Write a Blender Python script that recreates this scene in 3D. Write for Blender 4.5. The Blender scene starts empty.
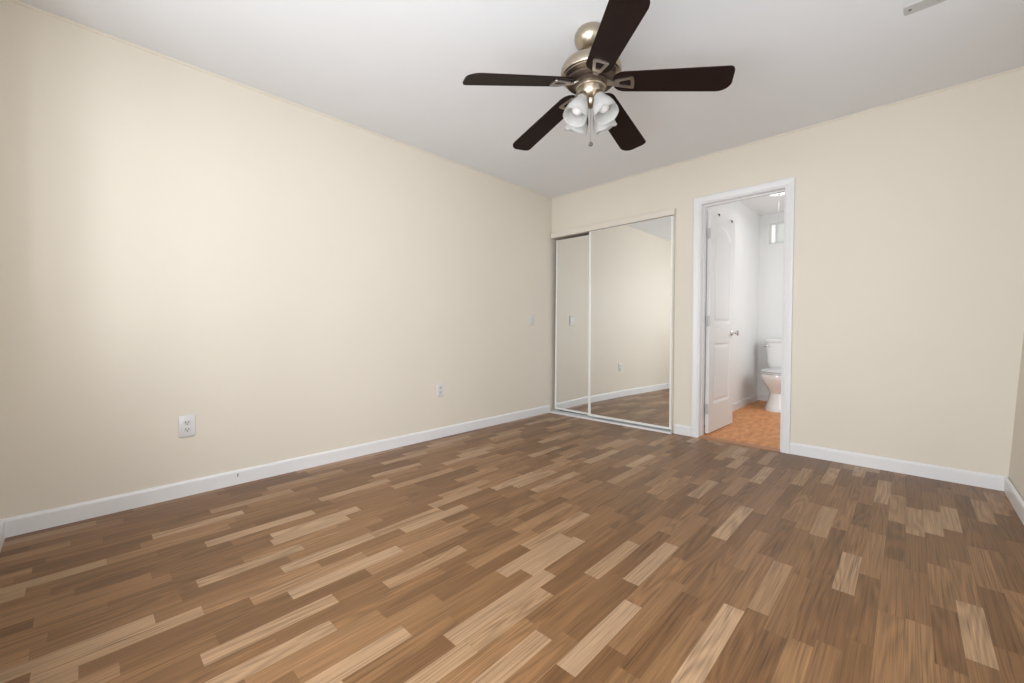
import bpy, bmesh, math, random
from mathutils import Vector, Matrix

C = bpy.context.scene.collection
PI = math.pi
R = math.radians

# ------------------------------------------------------------------ camera
cam_d = bpy.data.cameras.new('camera')
cam_d.sensor_fit = 'HORIZONTAL'; cam_d.sensor_width = 36.0
cam_d.lens = 413.4 / 1024 * 36.0
cam_d.clip_start = 0.02
cam = bpy.data.objects.new('camera', cam_d); C.objects.link(cam)
yaw, pitch = -0.7649, -0.0285
fw = Vector((math.sin(yaw)*math.cos(pitch), math.cos(yaw)*math.cos(pitch), math.sin(pitch)))
rt = Vector((math.cos(yaw), -math.sin(yaw), 0)); up = rt.cross(fw)
M = Matrix((rt, up, -fw)).transposed().to_4x4(); M.translation = Vector((2.9597, -3.7406, 0.9473))
cam.matrix_world = M
bpy.context.scene.camera = cam

# ------------------------------------------------------------------ world, lights, exposure
sc = bpy.context.scene
sc.view_settings.view_transform = 'Standard'; sc.view_settings.look = 'None'
sc.view_settings.gamma = 1.0; sc.view_settings.use_curve_mapping = False
sc.view_settings.exposure = 0.0
w = bpy.data.worlds.new('world'); sc.world = w; w.use_nodes = True
wn = w.node_tree.nodes; wl = w.node_tree.links
bg = wn['Background']; bg.inputs['Color'].default_value = (0.86, 0.93, 1.0, 1); bg.inputs['Strength'].default_value = 1.0

def area_light(name, loc, target, sx, sy, power, col=(1, 1, 1)):
    d = bpy.data.lights.new(name, 'AREA'); d.shape = 'RECTANGLE'; d.size = sx; d.size_y = sy
    d.energy = power; d.color = col
    o = bpy.data.objects.new(name, d); C.objects.link(o); o.location = loc
    o.rotation_euler = (Vector(target) - Vector(loc)).to_track_quat('-Z', 'Y').to_euler()
    return o
# daylight falling in through the window of the right-hand wall; the front pair are fill lights behind added openings
area_light('daylight_right_window', (3.80, -1.95, 1.5), (0.0, -1.95, 1.5), 1.7, 1.2, 6, (0.93, 0.965, 1.0))
area_light('fill_front_tall', (2.45, -4.38, 1.095), (2.45, 0.0, 1.095), 1.5, 2.0, 84, (0.93, 0.965, 1.0))
area_light('fill_front_small', (1.0, -4.38, 1.5), (1.0, 0.0, 1.5), 1.0, 1.2, 20, (0.93, 0.965, 1.0))
# the photographer's soft flash beside the camera, turned towards the left wall
def flash(name, loc, target, ang, power):
    d = bpy.data.lights.new(name, 'SPOT'); d.energy = power; d.color = (0.95, 0.975, 1.0)
    d.spot_size = R(ang); d.spot_blend = 1.0; d.shadow_soft_size = 0.35
    o = bpy.data.objects.new(name, d); C.objects.link(o); o.location = loc
    o.rotation_euler = (Vector(target) - Vector(loc)).to_track_quat('-Z', 'Y').to_euler()
flash('flash_left', (2.9, -3.5, 1.6), (0.0, -2.4, 1.5), 110, 76)

W, D, H, T = 3.393, 4.012, 2.44, 0.12
BX0, BX1, BY1, BH = 1.50, 2.95, 2.54, 2.46       # bathroom behind the back wall

# ------------------------------------------------------------------ materials
def mat(name):
    m = bpy.data.materials.new(name); m.use_nodes = True
    nt = m.node_tree; b = nt.nodes['Principled BSDF']
    return m, nt, b
def lk(nt, a, b): nt.links.new(a, b)
def simple(name, col, rough=0.5, metal=0.0, spec=0.5, coat=0.0, bump=0.0, bscale=200, var=0.0):
    m, nt, b = mat(name)
    b.inputs['Base Color'].default_value = (*col, 1); b.inputs['Roughness'].default_value = rough
    b.inputs['Metallic'].default_value = metal; b.inputs['Specular IOR Level'].default_value = spec
    b.inputs['Coat Weight'].default_value = coat
    tc = nt.nodes.new('ShaderNodeTexCoord')
    n = nt.nodes.new('ShaderNodeTexNoise'); n.inputs['Scale'].default_value = bscale; n.inputs['Detail'].default_value = 3
    lk(nt, tc.outputs['Object'], n.inputs['Vector'])
    if bump:
        bp = nt.nodes.new('ShaderNodeBump'); bp.inputs['Strength'].default_value = bump; bp.inputs['Distance'].default_value = 0.002
        lk(nt, n.outputs['Fac'], bp.inputs['Height']); lk(nt, bp.outputs['Normal'], b.inputs['Normal'])
    mx = nt.nodes.new('ShaderNodeMixRGB'); mx.blend_type = 'MIX'
    v = max(var, 0.01)
    mx.inputs[1].default_value = (*[c*(1-v) for c in col], 1); mx.inputs[2].default_value = (*[min(1, c*(1+v)) for c in col], 1)
    n2 = nt.nodes.new('ShaderNodeTexNoise'); n2.inputs['Scale'].default_value = 3.0
    lk(nt, tc.outputs['Object'], n2.inputs['Vector'])
    lk(nt, n2.outputs['Fac'], mx.inputs[0]); lk(nt, mx.outputs[0], b.inputs['Base Color'])
    return m

M_WALL = simple('cream_wall_paint', (0.735, 0.680, 0.590), 0.55, spec=0.3, bump=0.06, bscale=90, var=0.015)
M_CEIL = simple('ceiling_paint', (0.805, 0.818, 0.842), 0.8, spec=0.2, bump=0.1, bscale=60, var=0.015)
M_TRIM = simple('white_trim_paint', (0.775, 0.775, 0.785), 0.35, spec=0.4, bump=0.02, bscale=60)
M_BATH = simple('bath_wall_paint', (0.82, 0.82, 0.81), 0.45, spec=0.4, bump=0.04, bscale=80)
M_DOOR = simple('door_paint', (0.82, 0.815, 0.805), 0.38, spec=0.4, bump=0.03, bscale=120)
M_CREAMMETAL = simple('cream_enamel', (0.725, 0.675, 0.595), 0.35, spec=0.5)
M_WHITEMETAL = simple('white_enamel', (0.84, 0.83, 0.80), 0.3, spec=0.5)
M_PLASTIC = simple('white_plastic', (0.66, 0.66, 0.67), 0.35, spec=0.5)
M_PLASTIC2 = simple('grey_white_plastic', (0.62, 0.62, 0.61), 0.4)
M_SLOT = simple('dark_slot', (0.03, 0.03, 0.03), 0.7, spec=0.03)
M_NICKEL = simple('brushed_nickel', (0.46, 0.395, 0.31), 0.33, metal=1.0, bump=0.03, bscale=300, var=0.03)
M_IRON = simple('bracket_nickel', (0.52, 0.475, 0.43), 0.34, metal=1.0)
M_BRONZE = simple('dark_bronze', (0.12, 0.09, 0.07), 0.45, metal=0.7)
M_CHROME = simple('chrome', (0.75, 0.75, 0.75), 0.12, metal=1.0)
M_STEEL = simple('hinge_steel', (0.62, 0.62, 0.62), 0.4, metal=0.4)
M_KNOB = simple('grey_knob', (0.10, 0.098, 0.095), 0.4)
M_PORC = simple('porcelain', (0.86, 0.86, 0.85), 0.08, spec=0.6, coat=0.4)
M_DARK = simple('dark_gap', (0.10, 0.085, 0.07), 0.7)
M_PLATE = simple('grey_plate', (0.52, 0.52, 0.51), 0.6)
M_SILVER = simple('track_shadow_metal', (0.35, 0.34, 0.32), 0.4, metal=0.3)

m, nt, b = mat('mirror_glass'); M_MIRROR = m
b.inputs['Metallic'].default_value = 1.0; b.inputs['Roughness'].default_value = 0.01
b.inputs['Base Color'].default_value = (0.90, 0.91, 0.90, 1)

m, nt, b = mat('frosted_glass'); M_FROST = m
b.inputs['Base Color'].default_value = (0.74, 0.74, 0.73, 1); b.inputs['Roughness'].default_value = 0.35
b.inputs['Transmission Weight'].default_value = 0.0
tr = nt.nodes.new('ShaderNodeBsdfTranslucent'); tr.inputs['Color'].default_value = (0.78, 0.78, 0.77, 1)
tp = nt.nodes.new('ShaderNodeBsdfTransparent'); tp.inputs['Color'].default_value = (0.95, 0.95, 0.95, 1)
m1 = nt.nodes.new('ShaderNodeMixShader'); m1.inputs[0].default_value = 0.45
m2 = nt.nodes.new('ShaderNodeMixShader'); m2.inputs[0].default_value = 0.28
out = nt.nodes['Material Output']
lk(nt, b.outputs[0], m1.inputs[1]); lk(nt, tr.outputs[0], m1.inputs[2])
lk(nt, m1.outputs[0], m2.inputs[1]); lk(nt, tp.outputs[0], m2.inputs[2]); lk(nt, m2.outputs[0], out.inputs[0])

M_BULB = simple('white_bulb', (0.84, 0.84, 0.83), 0.3)
m, nt, b = mat('lamp_glow'); M_GLOW = m
b.inputs['Base Color'].default_value = (0.95, 0.95, 0.92, 1); b.inputs['Emission Color'].default_value = (1, 0.98, 0.94, 1); b.inputs['Emission Strength'].default_value = 1.3
m, nt, b = mat('bright_pane'); M_PANE2 = m
b.inputs['Base Color'].default_value = (0.8, 0.8, 0.8, 1); b.inputs['Emission Color'].default_value = (1, 1, 1, 1); b.inputs['Emission Strength'].default_value = 0.45
m, nt, b = mat('daylit_pane'); M_PANE = m
b.inputs['Base Color'].default_value = (0.7, 0.75, 0.7, 1); b.inputs['Roughness'].default_value = 0.3
b.inputs['Emission Color'].default_value = (0.85, 0.92, 0.86, 1); b.inputs['Emission Strength'].default_value = 0.18

# dark walnut fan blade
m, nt, b = mat('dark_walnut'); M_BLADE = m
tc = nt.nodes.new('ShaderNodeTexCoord'); mp = nt.nodes.new('ShaderNodeMapping'); mp.inputs['Scale'].default_value = (4, 60, 10)
n = nt.nodes.new('ShaderNodeTexNoise'); n.inputs['Scale'].default_value = 2.0; n.inputs['Detail'].default_value = 4
cr = nt.nodes.new('ShaderNodeValToRGB')
cr.color_ramp.elements[0].color = (0.010, 0.005, 0.004, 1); cr.color_ramp.elements[1].color = (0.022, 0.011, 0.009, 1)
lk(nt, tc.outputs['Object'], mp.inputs[0]); lk(nt, mp.outputs[0], n.inputs['Vector']); lk(nt, n.outputs['Fac'], cr.inputs[0]); lk(nt, cr.outputs[0], b.inputs['Base Color'])
b.inputs['Roughness'].default_value = 0.5; b.inputs['Specular IOR Level'].default_value = 0.10

# three-strip laminate floor
def M_floor():
    m, nt, b = mat('oak_strip_laminate')
    N = nt.nodes.new
    def math_(op, a, c=None):
        n = N('ShaderNodeMath'); n.operation = op
        for i, v in enumerate((a, c)):
            if v is None: continue
            if isinstance(v, (int, float)): n.inputs[i].default_value = v
            else: lk(nt, v, n.inputs[i])
        return n.outputs[0]
    tc = N('ShaderNodeTexCoord'); sx = N('ShaderNodeSeparateXYZ'); lk(nt, tc.outputs['Object'], sx.inputs[0])
    X, Y = sx.outputs[0], sx.outputs[1]
    SW = 0.0645
    u = math_('DIVIDE', X, SW); row = math_('FLOOR', u); fu = math_('FRACT', u)
    wr = N('ShaderNodeTexWhiteNoise'); wr.noise_dimensions = '1D'; lk(nt, row, wr.inputs['W'])
    wr2 = N('ShaderNodeTexWhiteNoise'); wr2.noise_dimensions = '1D'; lk(nt, math_('ADD', row, 57.3), wr2.inputs['W'])
    L = math_('ADD', math_('MULTIPLY', wr2.outputs['Value'], 0.16), 0.34)
    v = math_('ADD', math_('DIVIDE', Y, L), math_('MULTIPLY', wr.outputs['Value'], 17.0))
    cell = math_('FLOOR', v); fv = math_('FRACT', v)
    cb = N('ShaderNodeCombineXYZ'); lk(nt, row, cb.inputs[0]); lk(nt, cell, cb.inputs[1])
    wc = N('ShaderNodeTexWhiteNoise'); wc.noise_dimensions = '3D'; lk(nt, cb.outputs[0], wc.inputs['Vector'])
    ramp = N('ShaderNodeValToRGB'); e = ramp.color_ramp.elements
    e[0].position = 0.0; e[0].color = (0.150, 0.071, 0.027, 1)
    e[1].position = 1.0; e[1].color = (0.372, 0.238, 0.138, 1)
    for pos, col in ((0.30, (0.185, 0.091, 0.036, 1)), (0.58, (0.222, 0.113, 0.047, 1)), (0.76, (0.262, 0.139, 0.061, 1)), (0.84, (0.318, 0.192, 0.103, 1))):
        k = e.new(pos); k.color = col
    # neighbouring strips differ in tone
    tone = math_('FRACT', math_('ADD', math_('ADD', math_('MULTIPLY', row, 0.382), math_('MULTIPLY', cell, 0.618)), math_('MULTIPLY', wc.outputs['Value'], 0.42)))
    lk(nt, tone, ramp.inputs[0])
    # grain: coordinates shifted per strip, stretched along the strip
    sc_ = N('ShaderNodeSeparateXYZ'); lk(nt, wc.outputs['Color'], sc_.inputs[0])
    gx = math_('ADD', X, math_('MULTIPLY', sc_.outputs[0], 7.0)); gy = math_('ADD', Y, math_('MULTIPLY', sc_.outputs[1], 9.0))
    g = N('ShaderNodeCombineXYZ'); lk(nt, gx, g.inputs[0]); lk(nt, gy, g.inputs[1]); lk(nt, math_('MULTIPLY', sc_.outputs[2], 5.0), g.inputs[2])
    mpf = N('ShaderNodeMapping'); mpf.inputs['Scale'].default_value = (190, 3.2, 1); lk(nt, g.outputs[0], mpf.inputs[0])
    nf = N('ShaderNodeTexNoise'); nf.inputs['Scale'].default_value = 1.0; nf.inputs['Detail'].default_value = 4; nf.inputs['Roughness'].default_value = 0.65
    lk(nt, mpf.outputs[0], nf.inputs['Vector'])
    # cathedral rings
    mpc = N('ShaderNodeMapping'); mpc.inputs['Scale'].default_value = (13, 1.1, 1); lk(nt, g.outputs[0], mpc.inputs[0])
    nc = N('ShaderNodeTexNoise'); nc.inputs['Scale'].default_value = 1.0; nc.inputs['Detail'].default_value = 1.5; lk(nt, mpc.outputs[0], nc.inputs['Vector'])
    rings = math_('SINE', math_('MULTIPLY', nc.outputs['Fac'], 66.0))
    ringamt = math_('MULTIPLY', math_('GREATER_THAN', sc_.outputs[2], 0.42), 0.15)
    mph = N('ShaderNodeMapping'); mph.inputs['Scale'].default_value = (330, 3.4, 1); lk(nt, g.outputs[0], mph.inputs[0])
    nh = N('ShaderNodeTexNoise'); nh.inputs['Scale'].default_value = 1.0; nh.inputs['Detail'].default_value = 2; lk(nt, mph.outputs[0], nh.inputs['Vector'])
    pores = math_('MULTIPLY', math_('MAXIMUM', math_('SUBTRACT', nh.outputs['Fac'], 0.52), 0.0), -2.2)
    fac = math_('ADD', math_('ADD', 1.06, pores), math_('ADD', math_('MULTIPLY', math_('SUBTRACT', nf.outputs['Fac'], 0.5), 1.35), math_('MULTIPLY', rings, ringamt)))
    # joints
    eu = math_('MULTIPLY', math_('MINIMUM', fu, math_('SUBTRACT', 1.0, fu)), SW)
    ev = math_('MULTIPLY', math_('MINIMUM', fv, math_('SUBTRACT', 1.0, fv)), L)
    ed = math_('MINIMUM', eu, ev)
    jn = math_('SUBTRACT', 1.0, math_('MULTIPLY', math_('LESS_THAN', ed, 0.0007), 0.22))
    mul = N('ShaderNodeVectorMath'); mul.operation = 'SCALE'; lk(nt, ramp.outputs[0], mul.inputs[0]); lk(nt, math_('MULTIPLY', fac, jn), mul.inputs['Scale'])
    lk(nt, mul.outputs[0], b.inputs['Base Color'])
    b.inputs['Roughness'].default_value = 0.38; b.inputs['Specular IOR Level'].default_value = 0.38
    bp = N('ShaderNodeBump'); bp.inputs['Strength'].default_value = 0.08; bp.inputs['Distance'].default_value = 0.001
    lk(nt, nf.outputs['Fac'], bp.inputs['Height']); lk(nt, bp.outputs['Normal'], b.inputs['Normal'])
    return m
M_FLOOR = M_floor()

m, nt, b = mat('orange_bath_floor'); M_BFLOOR = m
tc = nt.nodes.new('ShaderNodeTexCoord'); mp = nt.nodes.new('ShaderNodeMapping'); mp.inputs['Scale'].default_value = (14, 4, 1)
n = nt.nodes.new('ShaderNodeTexNoise'); n.inputs['Scale'].default_value = 1.6; n.inputs['Detail'].default_value = 6; n.inputs['Roughness'].default_value = 0.7
cr = nt.nodes.new('ShaderNodeValToRGB'); cr.color_ramp.elements[0].position = 0.3; cr.color_ramp.elements[1].position = 0.72
cr.color_ramp.elements[0].color = (0.52, 0.19, 0.058, 1); cr.color_ramp.elements[1].color = (0.86, 0.43, 0.19, 1)
lk(nt, tc.outputs['Object'], mp.inputs[0]); lk(nt, mp.outputs[0], n.inputs['Vector']); lk(nt, n.outputs['Fac'], cr.inputs[0]); lk(nt, cr.outputs[0], b.inputs['Base Color'])
b.inputs['Roughness'].default_value = 0.45; b.inputs['Specular IOR Level'].default_value = 0.2

# ------------------------------------------------------------------ helpers
def bx(bm, x0, y0, z0, x1, y1, z1):
    r = bmesh.ops.create_cube(bm, size=1.0)['verts']
    for v in r:
        v.co = Vector(((x0+x1)/2 + v.co.x*(x1-x0), (y0+y1)/2 + v.co.y*(y1-y0), (z0+z1)/2 + v.co.z*(z1-z0)))
    return r
def bevel(bm, off, seg=2):
    bmesh.ops.bevel(bm, geom=bm.edges[:], offset=off, segments=seg, affect='EDGES', profile=0.7)
def lathe(bm, prof, seg=40, mtx=None):
    rings = []
    for (r, z) in prof:
        if r < 1e-6: rings.append([bm.verts.new((0, 0, z))])
        else: rings.append([bm.verts.new((r*math.cos(2*PI*i/seg), r*math.sin(2*PI*i/seg), z)) for i in range(seg)])
    vs = [v for q in rings for v in q]
    for a, c in zip(rings, rings[1:]):
        if len(a) == 1 and len(c) == 1: continue
        for i in range(seg):
            j = (i+1) % seg
            if len(a) == 1: bm.faces.new((a[0], c[i], c[j]))
            elif len(c) == 1: bm.faces.new((a[i], c[0], a[j]))
            else: bm.faces.new((a[i], c[i], c[j], a[j]))
    if mtx is not None:
        for v in vs: v.co = mtx @ v.co
    return vs
def loft(bm, rings, cap=True):
    L = [[bm.verts.new(p) for p in r] for r in rings]; n = len(L[0])
    for a, c in zip(L, L[1:]):
        for i in range(n):
            j = (i+1) % n; bm.faces.new((a[i], a[j], c[j], c[i]))
    if cap:
        bm.faces.new(list(reversed(L[0]))); bm.faces.new(L[-1])
def sring(cx, cy, z, rx, ry, p=2.0, n=40):
    o = []
    for i in range(n):
        t = 2*PI*i/n; c, s = math.cos(t), math.sin(t)
        o.append((cx + rx*math.copysign(abs(c)**(2/p), c), cy + ry*math.copysign(abs(s)**(2/p), s), z))
    return o
def tube(bm, pts, r, seg=10):
    rings = []
    pts = [Vector(p) for p in pts]
    for i, p in enumerate(pts):
        d = (pts[min(i+1, len(pts)-1)] - pts[max(i-1, 0)]).normalized()
        a = d.orthogonal().normalized() if i == 0 else (a - d*a.dot(d)).normalized()
        c = d.cross(a)
        rr = r[i] if isinstance(r, (list, tuple)) else r
        rings.append([p + a*rr*math.cos(2*PI*k/seg) + c*rr*math.sin(2*PI*k/seg) for k in range(seg)])
    loft(bm, rings)
def prism(bm, poly, axis_pts):
    """poly: 2D profile (offset from wall, height); axis_pts: (start, end, outward normal)"""
    s, e, nrm = (Vector(q) for q in axis_pts)
    loft(bm, [[s + nrm*a + Vector((0, 0, z)) for a, z in poly], [e + nrm*a + Vector((0, 0, z)) for a, z in poly]])
def obj(name, bm, material, parent=None, smooth=False):
    bmesh.ops.recalc_face_normals(bm, faces=bm.faces[:])
    me = bpy.data.meshes.new(name); bm.to_mesh(me); bm.free()
    me.materials.append(material)
    if smooth:
        me.polygons.foreach_set('use_smooth', [True]*len(me.polygons))
        me.set_sharp_from_angle(angle=R(38))
    o = bpy.data.objects.new(name, me); C.objects.link(o)
    if parent is not None: o.parent = parent
    return o
def NB(): return bmesh.new()
def tag(o, label, cat, group=None):
    o['label'] = label; o['category'] = cat
    if group: o['group'] = group
    return o
def thing(name, label, cat, loc=(0, 0, 0), rz=0, group=None):
    o = bpy.data.objects.new(name, None); o.empty_display_size = 0.05; C.objects.link(o)
    o.location = loc; o.rotation_euler = (0, 0, rz)
    return tag(o, label, cat, group)
def struct(name, bm, m, label=None, cat=None, smooth=False):
    o = obj(name, bm, m, None, smooth); o['kind'] = 'structure'
    if label: o['label'] = label
    if cat: o['category'] = cat
    return o

# ------------------------------------------------------------------ room shell
LEAN = 0.044                       # the right-hand wall leans out a little
bm = NB(); bx(bm, -T, -D-T, -0.06, W+0.25, 0.06, 0.0); struct('floor', bm, M_FLOOR, 'brown oak strip laminate floor of the empty bedroom', 'floor')
bm = NB(); bx(bm, -T, -D-T, H, W+0.3, T, H+0.1); struct('ceiling', bm, M_CEIL, 'pale grey white ceiling the fan hangs from', 'ceiling')
bm = NB(); bx(bm, -T, -D-T, 0, 0, 0.0, H); struct('wall_left', bm, M_WALL, 'long plain cream wall on the left with two outlets', 'wall')
# back wall: closet opening and bathroom doorway
CX1, CZ = 1.413, 1.985
OX0, OX1, OZ = 1.646, 2.257, 2.030      # rough doorway between the jamb boards
bm = NB()
bx(bm, 0, 0, CZ, CX1, T, H); bx(bm, CX1, 0, 0, OX0-0.018, T, H); bx(bm, OX0-0.018, 0, OZ+0.018, OX1+0.018, T, H); bx(bm, OX1+0.018, 0, 0, W+0.2, T, H)
struct('wall_back', bm, M_WALL, 'cream back wall with mirrored closet and bathroom doorway', 'wall')
bm = NB()
wy0, wy1, wz0, wz1 = -2.8, -1.1, 0.9, 2.1
for a in ((-D-T, 0, wy0, H), (wy1, 0, 0.0, H), (wy0, 0, wy1, wz0), (wy0, wz1, wy1, H)): bx(bm, W, a[0], a[1], W+T, a[2], a[3])
for v in bm.verts: v.co.x += LEAN*v.co.z
struct('wall_right', bm, M_WALL, 'cream wall at the right edge of the picture', 'wall')
bm = NB()
px0, px1, pz0 = 1.75, 3.2, 0.09          # tall opening added to brighten the lower walls
fx0, fx1 = 0.5, 1.45                     # smaller opening, likewise added for fill light
for a in ((0.0, 0, fx0, H), (fx0, 0, fx1, 0.9), (fx0, wz1, fx1, H), (fx1, 0, px0, H), (px0, 0, px1, pz0), (px0, wz1, px1, H), (px1, 0, W+0.2, H)): bx(bm, a[0], -D-T, a[1], a[2], -D, a[3])
struct('wall_front', bm, M_WALL, 'cream wall at the left edge of the picture', 'wall')
# window frames (out of view; the front wall's two are added for their light)
def window_frame(name, a0, a1, along_y, wz0=wz0):
    bm = NB(); s = 0.05
    segs = [(a0, a0+s, wz0, wz1), (a1-s, a1, wz0, wz1), (a0+s, a1-s, wz0, wz0+s), (a0+s, a1-s, wz1-s, wz1), ((a0+a1)/2-0.02, (a0+a1)/2+0.02, wz0+s, wz1-s)]
    for p, q, z0, z1 in segs:
        if along_y:
            for v in bx(bm, W+0.04, p, z0, W+0.09, q, z1): v.co.x += LEAN*v.co.z
        else: bx(bm, p, -D-0.09, z0, q, -D-0.04, z1)
    struct(name, bm, M_TRIM)
window_frame('window_1', wy0, wy1, True); window_frame('added_window_2', fx0, fx1, False, 0.9); window_frame('added_window_3', px0, px1, False, pz0)

# closet box behind the mirrored doors
bm = NB()
bx(bm, -T, 0.0, 0, 0.0, 0.72, H); bx(bm, 0, 0.62, 0, CX1, 0.72, H); bx(bm, CX1, T, 0, CX1+0.08, 0.72, H); bx(bm, 0, T, CZ+0.2, CX1, 0.62, H)
struct('wall_closet', bm, M_WALL)
bm = NB(); bx(bm, 0, 0.06, -0.06, CX1+0.1, 0.62, 0.0); struct('floor_closet', bm, M_FLOOR)

# baseboards
BB = [(0, 0), (0.013, 0), (0.013, 0.074), (0.010, 0.082), (0.004, 0.086), (0, 0.087)]
def baseboard(name, s, e, nrm, label=None):
    bm = NB(); prism(bm, BB, (s, e, nrm)); return struct(name, bm, M_TRIM, label, 'baseboard' if label else None)
bl = baseboard('baseboard_left', (0, -D, 0), (0, -0.040, 0), (1, 0, 0), 'long white baseboard under the left cream wall')
baseboard('baseboard_back', (OX1+0.048, 0, 0), (W, 0, 0), (0, -1, 0), 'white baseboard right of the bathroom doorway')
baseboard('baseboard_pier', (CX1+0.02, 0, 0), (OX0-0.05, 0, 0), (0, -1, 0), 'short white baseboard between closet and doorway')
baseboard('baseboard_right', (W, -D, 0), (W, 0, 0), (-1, 0, 0), 'white baseboard at the right edge of the picture')
baseboard('baseboard_front', (0.0, -D, 0), (W, -D, 0), (0, 1, 0))
bm = NB()
loft(bm, [[(0.0131, -3.098+a, z) for a, z in ((0, 0.048), (0.004, 0.048), (0.007, 0.066), (0.003, 0.066))], [(0.0139, -3.098+a, z) for a, z in ((0, 0.048), (0.004, 0.048), (0.007, 0.066), (0.003, 0.066))]])
o = obj('scuff_mark', bm, M_SLOT, bl); o['label'] = 'small dark scuff on the white baseboard'
# thin paint line between walls and ceiling
CV = [(0, -0.010), (0.005, -0.008), (0.009, -0.003), (0.010, 0.0), (0, 0)]
bm = NB(); prism(bm, CV, ((0, -D, H), (0, 0, H), (1, 0, 0))); prism(bm, CV, ((0, 0, H), (W+LEAN*H, 0, H), (0, -1, 0)))
struct('trim_ceiling', bm, M_WALL)

# doorway: jamb boards, stops, casing, threshold
bm = NB()
bx(bm, OX0-0.018, -0.001, 0, OX0, T+0.001, OZ); bx(bm, OX1, -0.001, 0, OX1+0.018, T+0.001, OZ); bx(bm, OX0-0.018, -0.001, OZ, OX1+0.018, T+0.001, OZ+0.018)
bx(bm, OX0, 0.045, 0, OX0+0.005, 0.080, OZ); bx(bm, OX1-0.011, 0.045, 0, OX1, 0.080, OZ); bx(bm, OX0+0.005, 0.045, OZ-0.011, OX1-0.011, 0.080, OZ)
struct('trim_1', bm, M_TRIM, 'white jamb boards lining the bathroom doorway', 'door jamb')
bm = NB()
cp = [(0.004, 0), (0.004, 0.010), (0.014, 0.0145), (0.020, 0.0115), (0.044, 0.0165), (0.060, 0.0175), (0.0635, 0.015), (0.0635, 0)]   # distance from opening, proud
def casing_ring(k):
    a, d = k
    return [(OX0-a, -d, 0), (OX0-a, -d, OZ+a), (OX1+a, -d, OZ+a), (OX1+a, -d, 0)]
P = [[bm.verts.new(q) for q in casing_ring(k)] for k in cp]
n = len(cp)
for i in range(n):
    for j in range(3):
        bm.faces.new((P[i][j], P[i][j+1], P[(i+1) % n][j+1], P[(i+1) % n][j]))
for j in (0, 3): bm.faces.new([P[i][j] for i in range(n)])
struct('trim_2', bm, M_TRIM, 'white moulded casing round the bathroom doorway', 'door casing')
bm = NB(); loft(bm, [[(x, y, z) for y, z in ((-0.012, 0), (-0.008, 0.005), (0.0, 0.008), (0.05, 0.009), (0.06, 0.0))] for x in (OX0, OX1)])
m_th = simple('threshold_wood', (0.42, 0.20, 0.10), 0.4); struct('trim_3', bm, m_th, 'thin orange brown threshold strip in the bathroom doorway', 'threshold')

# ------------------------------------------------------------------ bathroom shell
bm = NB(); bx(bm, BX0-0.02, 0.06, -0.06, BX1+0.02, BY1+0.02, 0.004); struct('floor_bathroom', bm, M_BFLOOR, 'orange brown bathroom floor beyond the doorway', 'floor')
bm = NB(); bx(bm, BX0-0.1, T, BH, BX1+0.1, BY1+0.1, BH+0.1); struct('ceiling_bathroom', bm, M_BATH)
bm = NB(); bx(bm, BX0-0.015, T, 0, BX0, BY1, BH); struct('wall_bathroom_left', bm, M_BATH, 'white bathroom wall behind the open door', 'wall')
bm = NB(); bx(bm, BX1, T, 0, BX1+0.1, BY1, BH); struct('wall_bathroom_right', bm, M_BATH)
bm = NB(); bx(bm, BX0, T, 0, OX0-0.02, T+0.004, BH); bx(bm, OX1+0.02, T, 0, BX1, T+0.004, BH); bx(bm, OX0-0.02, T, OZ+0.02, OX1+0.02, T+0.004, BH); struct('wall_bathroom_front', bm, M_BATH)
WX0, WX1, WZ0, WZ1 = 1.605, 2.15, 2.07, 2.345
bm = NB()
bx(bm, BX0, BY1, 0, WX0, BY1+0.12, BH); bx(bm, WX1, BY1, 0, BX1, BY1+0.12, BH); bx(bm, WX0, BY1, 0, WX1, BY1+0.12, WZ0); bx(bm, WX0, BY1, WZ1, WX1, BY1+0.12, BH)
struct('wall_bathroom_back', bm, M_BATH, 'white bathroom wall behind the toilet', 'wall')
baseboard('baseboard_bathroom_left', (BX0, T, 0.004), (BX0, BY1, 0.004), (1, 0, 0), 'white baseboard along the left bathroom wall')
baseboard('baseboard_bathroom_back', (BX0, BY1, 0.004), (BX1, BY1, 0.004), (0, -1, 0), 'white baseboard behind the toilet')
# small high window
bm = NB()
s = 0.022
for x0, x1, z0, z1 in ((WX0, WX0+s, WZ0, WZ1), (WX1-s, WX1, WZ0, WZ1), (WX0+s, WX1-s, WZ0, WZ0+s), (WX0+s, WX1-s, WZ1-s, WZ1), (1.672, 1.700, WZ0+s, WZ1-s)):
    bx(bm, x0, BY1+0.05, z0, x1, BY1+0.08, z1)
wb = struct('window_4', bm, M_TRIM, 'small high white window above the toilet', 'window')
bm = NB(); bx(bm, WX0+s, BY1+0.062, WZ0+s, 1.672, BY1+0.066, WZ1-s); obj('pane', bm, M_PANE2, wb)
bm = NB(); bx(bm, 1.700, BY1+0.062, WZ0+s, WX1-s, BY1+0.066, WZ1-s)
po = obj('pane', bm, M_PANE, wb); po['label'] = 'greenish frosted pane'

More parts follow.
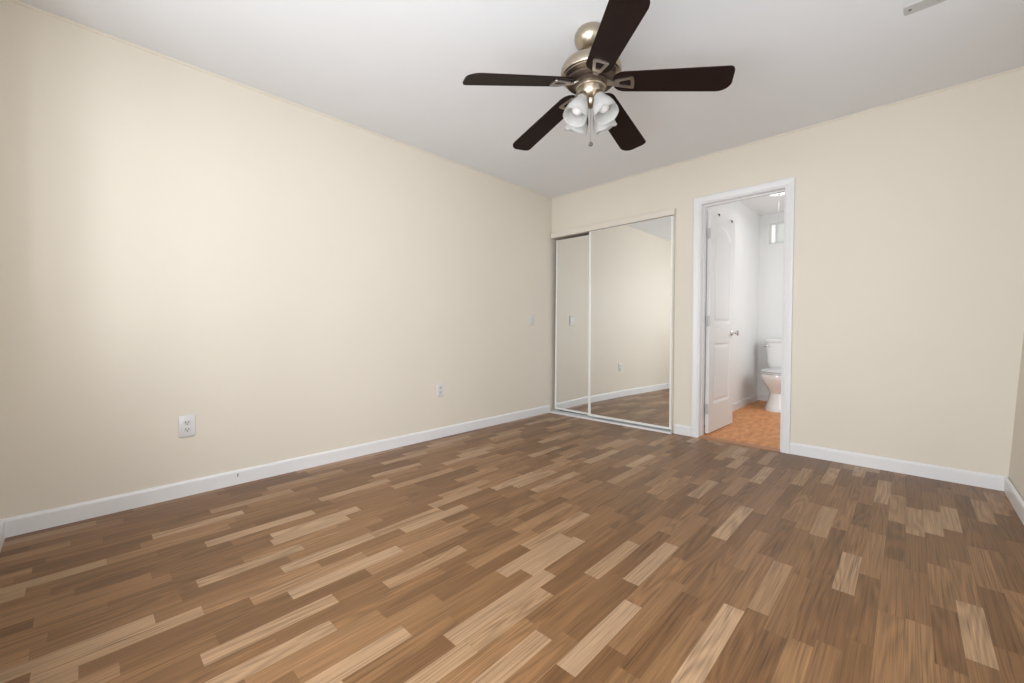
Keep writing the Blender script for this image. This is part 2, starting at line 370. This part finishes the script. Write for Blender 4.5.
# ------------------------------------------------------------------ bathroom door, swung open
DW, DH, DT = 0.625, 2.010, 0.030
hinge = Vector((OX0+0.029, T+0.026, 0.014)); dang = R(88.0)
door = bpy.data.objects.new('door_1', None); C.objects.link(door); door['kind'] = 'structure'
door['label'] = 'white two panel door with arched top panel swung open into the bathroom'; door['category'] = 'door'
door.location = hinge; door.rotation_euler = (0, 0, dang)     # local x runs from hinge to latch, local -y faces the camera
def arch_d(x, z, x0, x1, z0, z1, rise):
    """signed distance-like value to a panel outline (positive inside)"""
    xm = (x0+x1)/2; hw = (x1-x0)/2
    if rise > 0:
        t = (x-xm)/hw; ztop = z1 - rise*min(1.0, t*t)**1.15
        k = 1/math.sqrt(1 + (2*rise*t/hw)**2) if abs(t) < 1 else 1
        dz = (ztop - z)*k
    else: dz = z1 - z
    return min(x-x0, x1-x, z-z0, dz)
def panel_prof(d):
    pts = [(-0.004, 0), (0.0, 0), (0.005, -0.007), (0.013, -0.012), (0.020, -0.012), (0.036, -0.002), (1, -0.002)]
    if d <= 0: return 0.0
    for (a, h0), (c, h1) in zip(pts, pts[1:]):
        if d <= c: return h0 + (h1-h0)*(d-a)/(c-a)
    return -0.002
bm = NB()
nx, nz = 104, 249
g = [[None]*(nz+1) for _ in range(nx+1)]
for i in range(nx+1):
    for k in range(nz+1):
        x, z = DW*i/nx, DH*k/nz
        d1 = arch_d(x, z, 0.115, DW-0.105, 0.998, 1.892, 0.115); d2 = arch_d(x, z, 0.115, DW-0.105, 0.262, 0.808, 0)
        h = panel_prof(max(d1, d2))
        if d1 > 0.036:
            q = ((x-0.115)/0.0675) % 1.0
            h -= 0.003*max(0, 1-abs(q-0.5)/0.10)
        g[i][k] = bm.verts.new((x, -h, z))
for i in range(nx):
    for k in range(nz): bm.faces.new((g[i][k], g[i+1][k], g[i+1][k+1], g[i][k+1]))
bk = [bm.verts.new((x, DT, z)) for x, z in ((0, 0), (DW, 0), (DW, DH), (0, DH))]
bm.faces.new(bk)
bm.faces.new([g[i][0] for i in range(nx+1)] + [bk[1], bk[0]])
bm.faces.new([g[i][nz] for i in range(nx+1)] + [bk[2], bk[3]])
bm.faces.new([g[0][k] for k in range(nz+1)] + [bk[3], bk[0]])
bm.faces.new([g[nx][k] for k in range(nz+1)] + [bk[2], bk[1]])
obj('door_leaf', bm, M_DOOR, door, smooth=True)
for z in (1.79, 1.01, 0.22):
    bm = NB(); bx(bm, -0.0015, -0.001, z-0.045, 0.0005, 0.028, z+0.045); bx(bm, -0.022, 0.010, z-0.045, -0.0015, 0.013, z+0.045)
    lathe(bm, [(0, z-0.047), (0.005, z-0.047), (0.005, z+0.047), (0, z+0.047)], 12, Matrix.Translation((-0.006, 0.006, 0)))
    obj('hinge', bm, M_PLASTIC2, door)
bm = NB()
kx, kz = DW-0.062, 0.902
rotm = Matrix.Translation((kx, 0, kz)) @ Matrix.Rotation(PI/2, 4, 'X')
lathe(bm, [(0, 0), (0.031, 0), (0.031, 0.004), (0.026, 0.009), (0.012, 0.012), (0.010, 0.032), (0.018, 0.040), (0.026, 0.050), (0.0275, 0.058), (0.022, 0.066), (0, 0.069)], 28, rotm)
hk = obj('door_knob', bm, M_CHROME, door, smooth=True); hk['label'] = 'round chrome knob'
for hx, hz in ((0.165, 1.988), (0.50, 1.988)):
    bm = NB()
    tube(bm, [(hx, 0.0, hz), (hx, -0.009, hz), (hx, -0.013, hz-0.004), (hx, -0.013, hz-0.014), (hx, -0.010, hz-0.020)], 0.0045, 8)
    h_ = obj('coat_hook', bm, M_SLOT, door); h_['label'] = 'small dark hook'

# ------------------------------------------------------------------ mirrored closet doors
def mirror_door(label, x0, x1, z0, z1, y, warp):
    t = thing('mirror_door', label, 'mirror door', ((x0+x1)/2, y, z0), 0, 'mirrored sliding closet doors')
    cx, cz = (x0+x1)/2, z0
    hw = (x1-x0)/2; h = z1-z0; s = 0.018
    bm = NB()
    bx(bm, -hw, -0.011, 0, -hw+s, 0.011, h); bx(bm, hw-s, -0.011, 0, hw, 0.011, h); bx(bm, -hw+s, -0.011, 0, hw-s, 0.011, s*1.1); bx(bm, -hw+s, -0.011, h-0.005, hw-s, 0.011, h)
    obj('frame', bm, M_WHITEMETAL, t)
    bm = NB(); nx_, nz_ = 40, 40
    G = []
    for j, yy in enumerate((-0.004, 0.002)):
        q = []
        for i in range(nx_+1):
            q.append([bm.verts.new((-hw+s+(2*hw-2*s)*i/nx_, yy + warp(i/nx_, k/nz_), s*1.1+(h-1.1*s-0.005)*k/nz_)) for k in range(nz_+1)])
        G.append(q)
    for j in (0, 1):
        for i in range(nx_):
            for k in range(nz_): bm.faces.new((G[j][i][k], G[j][i+1][k], G[j][i+1][k+1], G[j][i][k+1]))
    border = [(i, 0) for i in range(nx_)] + [(nx_, k) for k in range(nz_)] + [(i, nz_) for i in range(nx_, 0, -1)] + [(0, k) for k in range(nz_, 0, -1)]
    for a, c in zip(border, border[1:]+border[:1]): bm.faces.new((G[0][a[0]][a[1]], G[0][c[0]][c[1]], G[1][c[0]][c[1]], G[1][a[0]][a[1]]))
    o = obj('mirror_panel', bm, M_MIRROR, t, smooth=True); o['label'] = 'tall mirror glass'
    return t
def bowed(a, c): return 1.93*((0.006 - 0.017*a)*(1-c)**3/3 - 0.0008*c*c)*1.0
mirror_door('narrow white framed mirrored closet door nearest the left wall', 0.034, 0.560, 0.034, 1.955, 0.026, lambda a, c: -0.013*c).rotation_euler = (0, 0.010, 0)
mirror_door('wide white framed mirrored closet door beside the bathroom doorway', 0.519, CX1-0.003, 0.034, 1.974, -0.018, bowed)
bm = NB(); bx(bm, 0.014, -0.042, 0, CX1-0.006, 0.046, 0.003)  # base coloured near black to stand for shade under the doors
t = obj('sliding_track', bm, M_SLOT); tag(t, 'white double rail floor track under the mirrored closet doors', 'track')
for y0, y1, z0, z1 in ((-0.054, -0.042, 0.0, 0.017), (-0.004, 0.002, 0.003, 0.012), (0.040, 0.046, 0.003, 0.018)):
    bm = NB(); bx(bm, 0.014 if y0 < 0 else 0.0, y0, z0, CX1+0.008 if y0 < -0.02 else CX1, y1, z1); r_ = obj('rail', bm, M_TRIM, t); r_['label'] = 'white rail'
bm = NB(); bx(bm, 0.016, -0.040, 1.980, CX1+0.010, 0.0, 2.038)
bevel(bm, 0.002, 1)
t = obj('closet_fascia', bm, M_CREAMMETAL); tag(t, 'cream fascia strip across the top of the mirrored closet', 'fascia')
bm = NB(); bx(bm, CX1-0.006, 0.0, 0.0, CX1, 0.074, 1.978); bx(bm, CX1, -0.030, 0, CX1+0.006, 0.0, 1.978)
struct('trim_4', bm, M_CREAMMETAL, 'narrow cream jamb strip at the right side of the closet', 'jamb')

# ------------------------------------------------------------------ outlets and switch on the left wall (local x along wall, -y out of wall)
def plate_bm(w_, h_):
    bm = NB()
    loft(bm, [sring(0, 0, 0, w_/2, h_/2, 14, 48), sring(0, 0, 0.0035, w_/2, h_/2, 14, 48), sring(0, 0, 0.006, w_/2-0.003, h_/2-0.003, 14, 48)])
    for v in bm.verts: v.co = Vector((v.co.x, -v.co.z, v.co.y))
    return bm
def flat_disc(bm, cx, cz, rx, rz, y0, y1, p=2.0, n=24):
    loft(bm, [[(q[0], -y0, q[1]) for q in sring(cx, cz, 0, rx, rz, p, n)], [(q[0], -y1, q[1]) for q in sring(cx, cz, 0, rx, rz, p, n)]])
def outlet(label, y, z, w_, h_):
    t = thing('wall_outlet', label, 'outlet', (0, y, z), PI/2, 'wall outlets')
    obj('cover_plate', plate_bm(w_, h_), M_PLASTIC, t, smooth=True)
    for s_ in (1, -1):
        bm = NB(); flat_disc(bm, 0, s_*0.0195, 0.0168, 0.0142, 0.005, 0.0085, 3.2)
        f = obj('receptacle', bm, M_PLASTIC2, t, smooth=True)
        bm = NB(); bx(bm, -0.0078, -0.0089, s_*0.0195-0.0008, -0.0050, -0.0083, s_*0.0195+0.0082); bx(bm, 0.0050, -0.0089, s_*0.0195+0.0004, 0.0078, -0.0083, s_*0.0195+0.0078)
        flat_disc(bm, 0, s_*0.0195-0.0066, 0.0030, 0.0030, 0.0083, 0.0089)
        so = obj('slots', bm, M_SLOT, f); so['label'] = 'dark plug slots'
    bm = NB(); flat_disc(bm, 0, 0, 0.003, 0.003, 0.005, 0.0072, n=12); obj('screw', bm, M_PLASTIC2, t)
    return t
outlet('large white duplex outlet low on the left wall, nearest the camera', -3.334, 0.398, 0.079, 0.124)
outlet('small white duplex outlet farther along the left wall, towards the closet', -1.568, 0.418, 0.072, 0.115)
t = thing('light_switch', 'white light switch on the left wall beside the mirrored closet', 'switch', (0, -0.351, 1.053), PI/2)
obj('cover_plate', plate_bm(0.078, 0.118), M_PLASTIC2, t, smooth=True)
bm = NB(); bx(bm, -0.0165, -0.0075, -0.033, 0.0165, -0.0055, 0.033); obj('switch_frame', bm, M_PLASTIC, t)
bm = NB(); loft(bm, [[(-0.014, -0.007, -0.030), (0.014, -0.007, -0.030), (0.014, -0.0125, -0.030), (-0.014, -0.0125, -0.030)], [(-0.014, -0.007, 0.030), (0.014, -0.007, 0.030), (0.014, -0.0085, 0.030), (-0.014, -0.0085, 0.030)]]); obj('rocker', bm, M_PLASTIC2, t)
for z in (0.048, -0.048):
    bm = NB(); flat_disc(bm, 0, z, 0.0028, 0.0028, 0.005, 0.0070, n=12); obj('screw', bm, M_PLASTIC2, t)

# ------------------------------------------------------------------ bare bracket plate on the ceiling
t = thing('ceiling_bracket', 'narrow grey mounting plate with two screws on the ceiling at upper right', 'bracket', (2.987, -1.036, H))
bm = NB(); loft(bm, [sring(0, 0, -0.004, 0.074, 0.036, 10), sring(0, 0, 0.0, 0.075, 0.037, 10)]); obj('plate', bm, M_PLATE, t)
for x in (-0.053, 0.040):
    bm = NB(); lathe(bm, [(0, -0.0065), (0.004, -0.0065), (0.006, -0.004), (0.006, -0.003), (0, -0.003)], 14, Matrix.Translation((x, 0, 0))); obj('screw', bm, M_BRONZE, t)

# ------------------------------------------------------------------ ceiling fan
fan = thing('ceiling_fan', 'five blade ceiling fan with dark wooden blades and frosted glass lights', 'ceiling fan', (1.783, -1.944, H))
def fz(z): return z - H
bm = NB(); lathe(bm, [(0, 0), (0.064, 0), (0.072, -0.006), (0.081, -0.022), (0.082, -0.038), (0.077, -0.058), (0.063, -0.076), (0.048, -0.090), (0.036, -0.094), (0.028, -0.094), (0.024, -0.088), (0, -0.088)], 48)
obj('canopy', bm, M_NICKEL, fan, smooth=True)
bm = NB(); lathe(bm, [(0, -0.080), (0.013, -0.080), (0.013, -0.125), (0.020, -0.128), (0.026, -0.138), (0, -0.138)], 24); obj('downrod', bm, M_NICKEL, fan, smooth=True)
bm = NB(); lathe(bm, [(0, -0.132), (0.030, -0.132), (0.042, -0.137), (0.075, -0.143), (0.110, -0.154), (0.136, -0.170), (0.148, -0.188), (0.150, -0.204), (0.150, -0.220), (0.147, -0.226), (0.139, -0.229), (0.139, -0.234), (0.128, -0.241), (0.118, -0.246), (0, -0.246)], 64)
mh = obj('motor_housing', bm, M_NICKEL, fan, smooth=True)
bm = NB(); lathe(bm, [(0.06, -0.2465), (0.124, -0.2465), (0.124, -0.250), (0.118, -0.256), (0.06, -0.256)], 48); vo = obj('vent_ring', bm, M_BRONZE, mh, smooth=True); vo['label'] = 'dark vent ring under the motor'
bm = NB(); lathe(bm, [(0, -0.244), (0.080, -0.244), (0.085, -0.254), (0.085, -0.266), (0.074, -0.272), (0, -0.272)], 48); obj('flywheel', bm, M_BRONZE, fan, smooth=True)
bm = NB(); lathe(bm, [(0, -0.262), (0.068, -0.262), (0.074, -0.266), (0.075, -0.284), (0.071, -0.289), (0.065, -0.290), (0.064, -0.296), (0.062, -0.310), (0.056, -0.324), (0.044, -0.336), (0.034, -0.343), (0.032, -0.354), (0.028, -0.366), (0.016, -0.376), (0, -0.378)], 48)
obj('switch_housing', bm, M_NICKEL, fan, smooth=True)
# blade (local x outward, local y counter-clockwise seen from above)
ZB = 2.187 - H; DROOP = math.atan(0.155)
def blade_mesh():
    r0, r1, h = 0.110, 0.648, 0.074
    out_ = []
    def arc(cx, cy, rx, ry, a0, a1, n_=8):
        for k in range(n_+1):
            a = R(a0+(a1-a0)*k/n_); out_.append((cx+rx*math.cos(a), cy+ry*math.sin(a)))
    arc(r0+0.058, -0.062+0.052, 0.058, 0.052, 180, 270); arc(r1-0.022, -h+0.034, 0.022, 0.034, 270, 350, 7)
    arc(r1-0.062, 0.010, 0.064, h-0.010, 10, 72, 7); arc(r1-0.062, h-0.006, 0.012, 0.006, 60, 90, 3)
    arc(r0+0.058, 0.062-0.052, 0.058, 0.052, 90, 180)
    bm = NB()
    loft(bm, [[(x, y, -0.003) for x, y in out_], [(x, y, 0.003) for x, y in out_]])
    return bm
def iron_mesh():
    bm = NB()
    o1 = [(0.122, -0.021), (0.203, -0.038), (0.211, -0.034), (0.215, 0.0), (0.211, 0.034), (0.203, 0.038), (0.122, 0.021)]
    i1 = [(0.142, -0.010), (0.190, -0.021), (0.195, -0.018), (0.197, 0.0), (0.195, 0.018), (0.190, 0.021), (0.142, 0.010)]
    z0, z1 = -0.0035, -0.0085
    A = [[bm.verts.new((x, y, z)) for x, y in q] for z in (z0, z1) for q in (o1, i1)]
    n_ = len(o1)
    for i in range(n_):
        j = (i+1) % n_
        bm.faces.new((A[0][i], A[0][j], A[1][j], A[1][i])); bm.faces.new((A[2][i], A[2][j], A[3][j], A[3][i]))
        bm.faces.new((A[0][i], A[0][j], A[2][j], A[2][i])); bm.faces.new((A[1][i], A[1][j], A[3][j], A[3][i]))
    # curved arm back to the flywheel
    pth = [(0.128, 0, -0.006), (0.112, 0, -0.009), (0.098, 0, -0.006), (0.086, 0, -0.002), (0.068, 0, 0.002)]
    rings = []
    for (x, y, z), hw_ in zip(pth, (0.020, 0.013, 0.012, 0.016, 0.020)):
        rings.append([(x, -hw_, z-0.003), (x, hw_, z-0.003), (x+0.002, hw_, z+0.003), (x+0.002, -hw_, z+0.003)])
    loft(bm, rings)
    return bm
bme = ime = None
for k in range(5):
    az = 2.962 + k*2*PI/5 + R((-2.5, 0, 3.0, 0, 0)[k]); dr = DROOP + R((0, 0, -3.2, 0, 0)[k]); pitch_ = R((-6, -12, -12, -11, -11)[k])
    mtx = Matrix.Translation((0, 0, ZB)) @ Matrix.Rotation(az, 4, 'Z') @ Matrix.Rotation(dr, 4, 'Y') @ Matrix.Rotation(pitch_, 4, 'X')
    if bme is None:
        bo = obj('blade', blade_mesh(), M_BLADE, fan); bme = bo.data
        io = obj('blade_iron', iron_mesh(), M_IRON, bo); ime = io.data; io['label'] = 'nickel blade bracket'
    else:
        bo = bpy.data.objects.new('blade', bme); C.objects.link(bo); bo.parent = fan
        io = bpy.data.objects.new('blade_iron', ime); C.objects.link(io); io.parent = bo; io['label'] = 'nickel blade bracket'
    bo.matrix_local = mtx
# four lamps of the light kit
for k in range(4):
    az = R(-57 + 45 + 90*k); tilt = R(26)
    arm_d = Vector((math.cos(az), math.sin(az), 0))
    base = arm_d*0.046 + Vector((0, 0, -0.328))
    mt = Matrix.Translation(base) @ Matrix.Rotation(az, 4, 'Z') @ Matrix.Rotation(-tilt, 4, 'Y')
    bm = NB(); lathe(bm, [(0, 0.016), (0.017, 0.014), (0.022, 0.004), (0.029, -0.010), (0.031, -0.024), (0.025, -0.026), (0, -0.022)], 28, mt)
    ho = obj('lamp_holder', bm, M_NICKEL, fan, smooth=True)
    bm = NB()
    prof = [(0.027, -0.020), (0.029, -0.032), (0.036, -0.050), (0.047, -0.074), (0.054, -0.096), (0.0565, -0.112), (0.056, -0.124), (0.057, -0.134), (0.060, -0.143)]
    seg = 48; ringsv = []
    for side in (0, 1):
        for i_, (r_, z_) in enumerate(prof if side == 0 else list(reversed(prof))):
            rr = r_ - 0.0022*side; rg = []
            fl = max(0, (i_ if side == 0 else len(prof)-1-i_) - (len(prof)-4))/3
            for s_ in range(seg):
                a = 2*PI*s_/seg
                q = rr + 0.0018*fl*math.cos(6*a); rg.append(mt @ Vector((q*math.cos(a), q*math.sin(a), z_ + 0.003*fl*math.cos(6*a))))
            ringsv.append(rg)
    ringsv.append(ringsv[0])
    vs = [[bm.verts.new(p) for p in r_] for r_ in ringsv[:-1]]; vs.append(vs[0])
    for a_, c_ in zip(vs, vs[1:]):
        for s_ in range(seg): bm.faces.new((a_[s_], a_[(s_+1) % seg], c_[(s_+1) % seg], c_[s_]))
    so = obj('glass_shade', bm, M_FROST, ho, smooth=True); so['label'] = 'frosted white glass bell shade'
    bm = NB(); lathe(bm, [(0, -0.024), (0.012, -0.024), (0.013, -0.046), (0.022, -0.064), (0.029, -0.082), (0.029, -0.095), (0.023, -0.108), (0.010, -0.116), (0, -0.117)], 28, mt)
    obj('bulb', bm, M_BULB, ho, smooth=True)
# pull chains
bm = NB(); tube(bm, [(0.012, -0.016, -0.372), (0.012, -0.016, -0.555)], 0.0008, 8)
for k in range(29): lathe(bm, [(0, -0.0015), (0.0014, 0), (0, 0.0015)], 8, Matrix.Translation((0.012, -0.016, -0.375-0.0062*k)))
pc = obj('pull_chain', bm, M_KNOB, fan)
bm = NB(); lathe(bm, [(0, 0.012), (0.004, 0.010), (0.010, 0.004), (0.0115, -0.001), (0.009, -0.008), (0.004, -0.011), (0, -0.0115)], 24, Matrix.Translation((0.012, -0.016, -0.566))); po = obj('pull_knob', bm, M_KNOB, pc, smooth=True); po['label'] = 'round grey pull knob'
bm = NB(); tube(bm, [(-0.008, -0.016, -0.370), (-0.008, -0.016, -0.435)], 0.0016, 8)
pc2 = obj('pull_chain', bm, M_BRONZE, fan)
bm = NB(); lathe(bm, [(0, 0.02), (0.003, 0.016), (0.0045, -0.010), (0.003, -0.02), (0, -0.021)], 14, Matrix.Translation((-0.008, -0.016, -0.448))); obj('pull_knob', bm, M_BRONZE, pc2, smooth=True)

# ------------------------------------------------------------------ toilet (faces the doorway, tank against the back wall)
TX, FZ = 1.868, 0.004
toilet = thing('toilet', 'white toilet partly hidden behind the right side of the bathroom doorway', 'toilet', (TX, BY1-0.06, FZ))
bm = NB()   # pedestal + bowl, one skin from floor to rim; y measured from the wall (negative towards the door)
prof = [(0.0, -0.47, 0.140, 0.285), (0.015, -0.47, 0.141, 0.286), (0.05, -0.465, 0.132, 0.268), (0.14, -0.45, 0.110, 0.232), (0.20, -0.44, 0.105, 0.225), (0.265, -0.455, 0.130, 0.250), (0.32, -0.475, 0.165, 0.275), (0.370, -0.485, 0.184, 0.288), (0.405, -0.487, 0.190, 0.292), (0.425, -0.487, 0.186, 0.288)]
loft(bm, [sring(0, cy, z, rx, ry, 2.25, 48) for z, cy, rx, ry in prof]); obj('bowl', bm, M_PORC, toilet, smooth=True)
bm = NB(); loft(bm, [sring(0, -0.50, z, rx, ry, 2.2, 48) for z, rx, ry in ((0.426, 0.186, 0.275), (0.430, 0.192, 0.281), (0.442, 0.192, 0.281), (0.446, 0.187, 0.276))]); obj('seat', bm, M_PLASTIC, toilet, smooth=True)
bm = NB(); loft(bm, [sring(0, -0.497, z, rx, ry, 2.2, 48) for z, rx, ry in ((0.448, 0.184, 0.272), (0.452, 0.190, 0.278), (0.462, 0.188, 0.276), (0.470, 0.160, 0.245))]); obj('lid', bm, M_PLASTIC, toilet, smooth=True)
bm = NB(); loft(bm, [sring(0, -0.122, z, rx, ry, 6, 48) for z, rx, ry in ((0.426, 0.165, 0.080), (0.45, 0.185, 0.088), (0.55, 0.205, 0.096), (0.785, 0.218, 0.102))]); obj('tank', bm, M_PORC, toilet, smooth=True)
bm = NB(); loft(bm, [sring(0, -0.122, z, rx, ry, 6, 48) for z, rx, ry in ((0.785, 0.226, 0.110), (0.791, 0.231, 0.114), (0.817, 0.231, 0.114), (0.825, 0.222, 0.106))]); obj('tank_lid', bm, M_PORC, toilet, smooth=True)
bm = NB()
tube(bm, [(-0.165, -0.215, 0.745), (-0.165, -0.236, 0.745), (-0.175, -0.244, 0.744), (-0.200, -0.246, 0.741), (-0.228, -0.246, 0.737)], [0.012, 0.008, 0.0065, 0.0065, 0.008], 12)
fl_ = obj('flush_lever', bm, M_CHROME, toilet, smooth=True); fl_['label'] = 'chrome flush lever'

# ------------------------------------------------------------------ bathroom ceiling lamp
cl = thing('ceiling_light', 'round glowing flush light on the bathroom ceiling', 'ceiling light', (1.905, 1.58, BH))
bm = NB(); lathe(bm, [(0, 0), (0.116, 0), (0.116, -0.006), (0.112, -0.008), (0, -0.008)], 40); obj('base', bm, M_WHITEMETAL, cl, smooth=True)
bm = NB(); lathe(bm, [(0.110, -0.007), (0.108, -0.012), (0.094, -0.019), (0.066, -0.025), (0.030, -0.028), (0, -0.028)], 40); sh_ = obj('glass_shade', bm, M_GLOW, cl, smooth=True)
bm = NB(); lathe(bm, [(0, -0.026), (0.013, -0.027), (0.011, -0.036), (0.006, -0.044), (0.008, -0.052), (0, -0.058)], 18); fi_ = obj('finial', bm, M_STEEL, cl, smooth=True)
bm = NB(); tube(bm, [(0, 0, -0.056), (0, 0, -0.34)], 0.0016, 6); obj('pull_cord', bm, M_PLASTIC2, fi_)
pd = bpy.data.lights.new('bathroom_lamp', 'AREA'); pd.shape = 'DISK'; pd.size = 0.24; pd.energy = 1.0; pd.color = (1, 0.99, 0.97)
pl = bpy.data.objects.new('bathroom_lamp', pd); C.objects.link(pl); pl.location = (1.905, 1.58, BH-0.12)
vd = bpy.data.lights.new('bathroom_fill', 'AREA'); vd.shape = 'RECTANGLE'; vd.size = 1.2; vd.size_y = 1.2; vd.energy = 14; vd.color = (0.98, 0.99, 1.0)  # unseen fill without a fixture, added to even out the bathroom light
vl = bpy.data.objects.new('bathroom_fill', vd); C.objects.link(vl); vl.location = (2.90, 1.40, 1.35); vl.rotation_euler = (0, PI/2, 0)
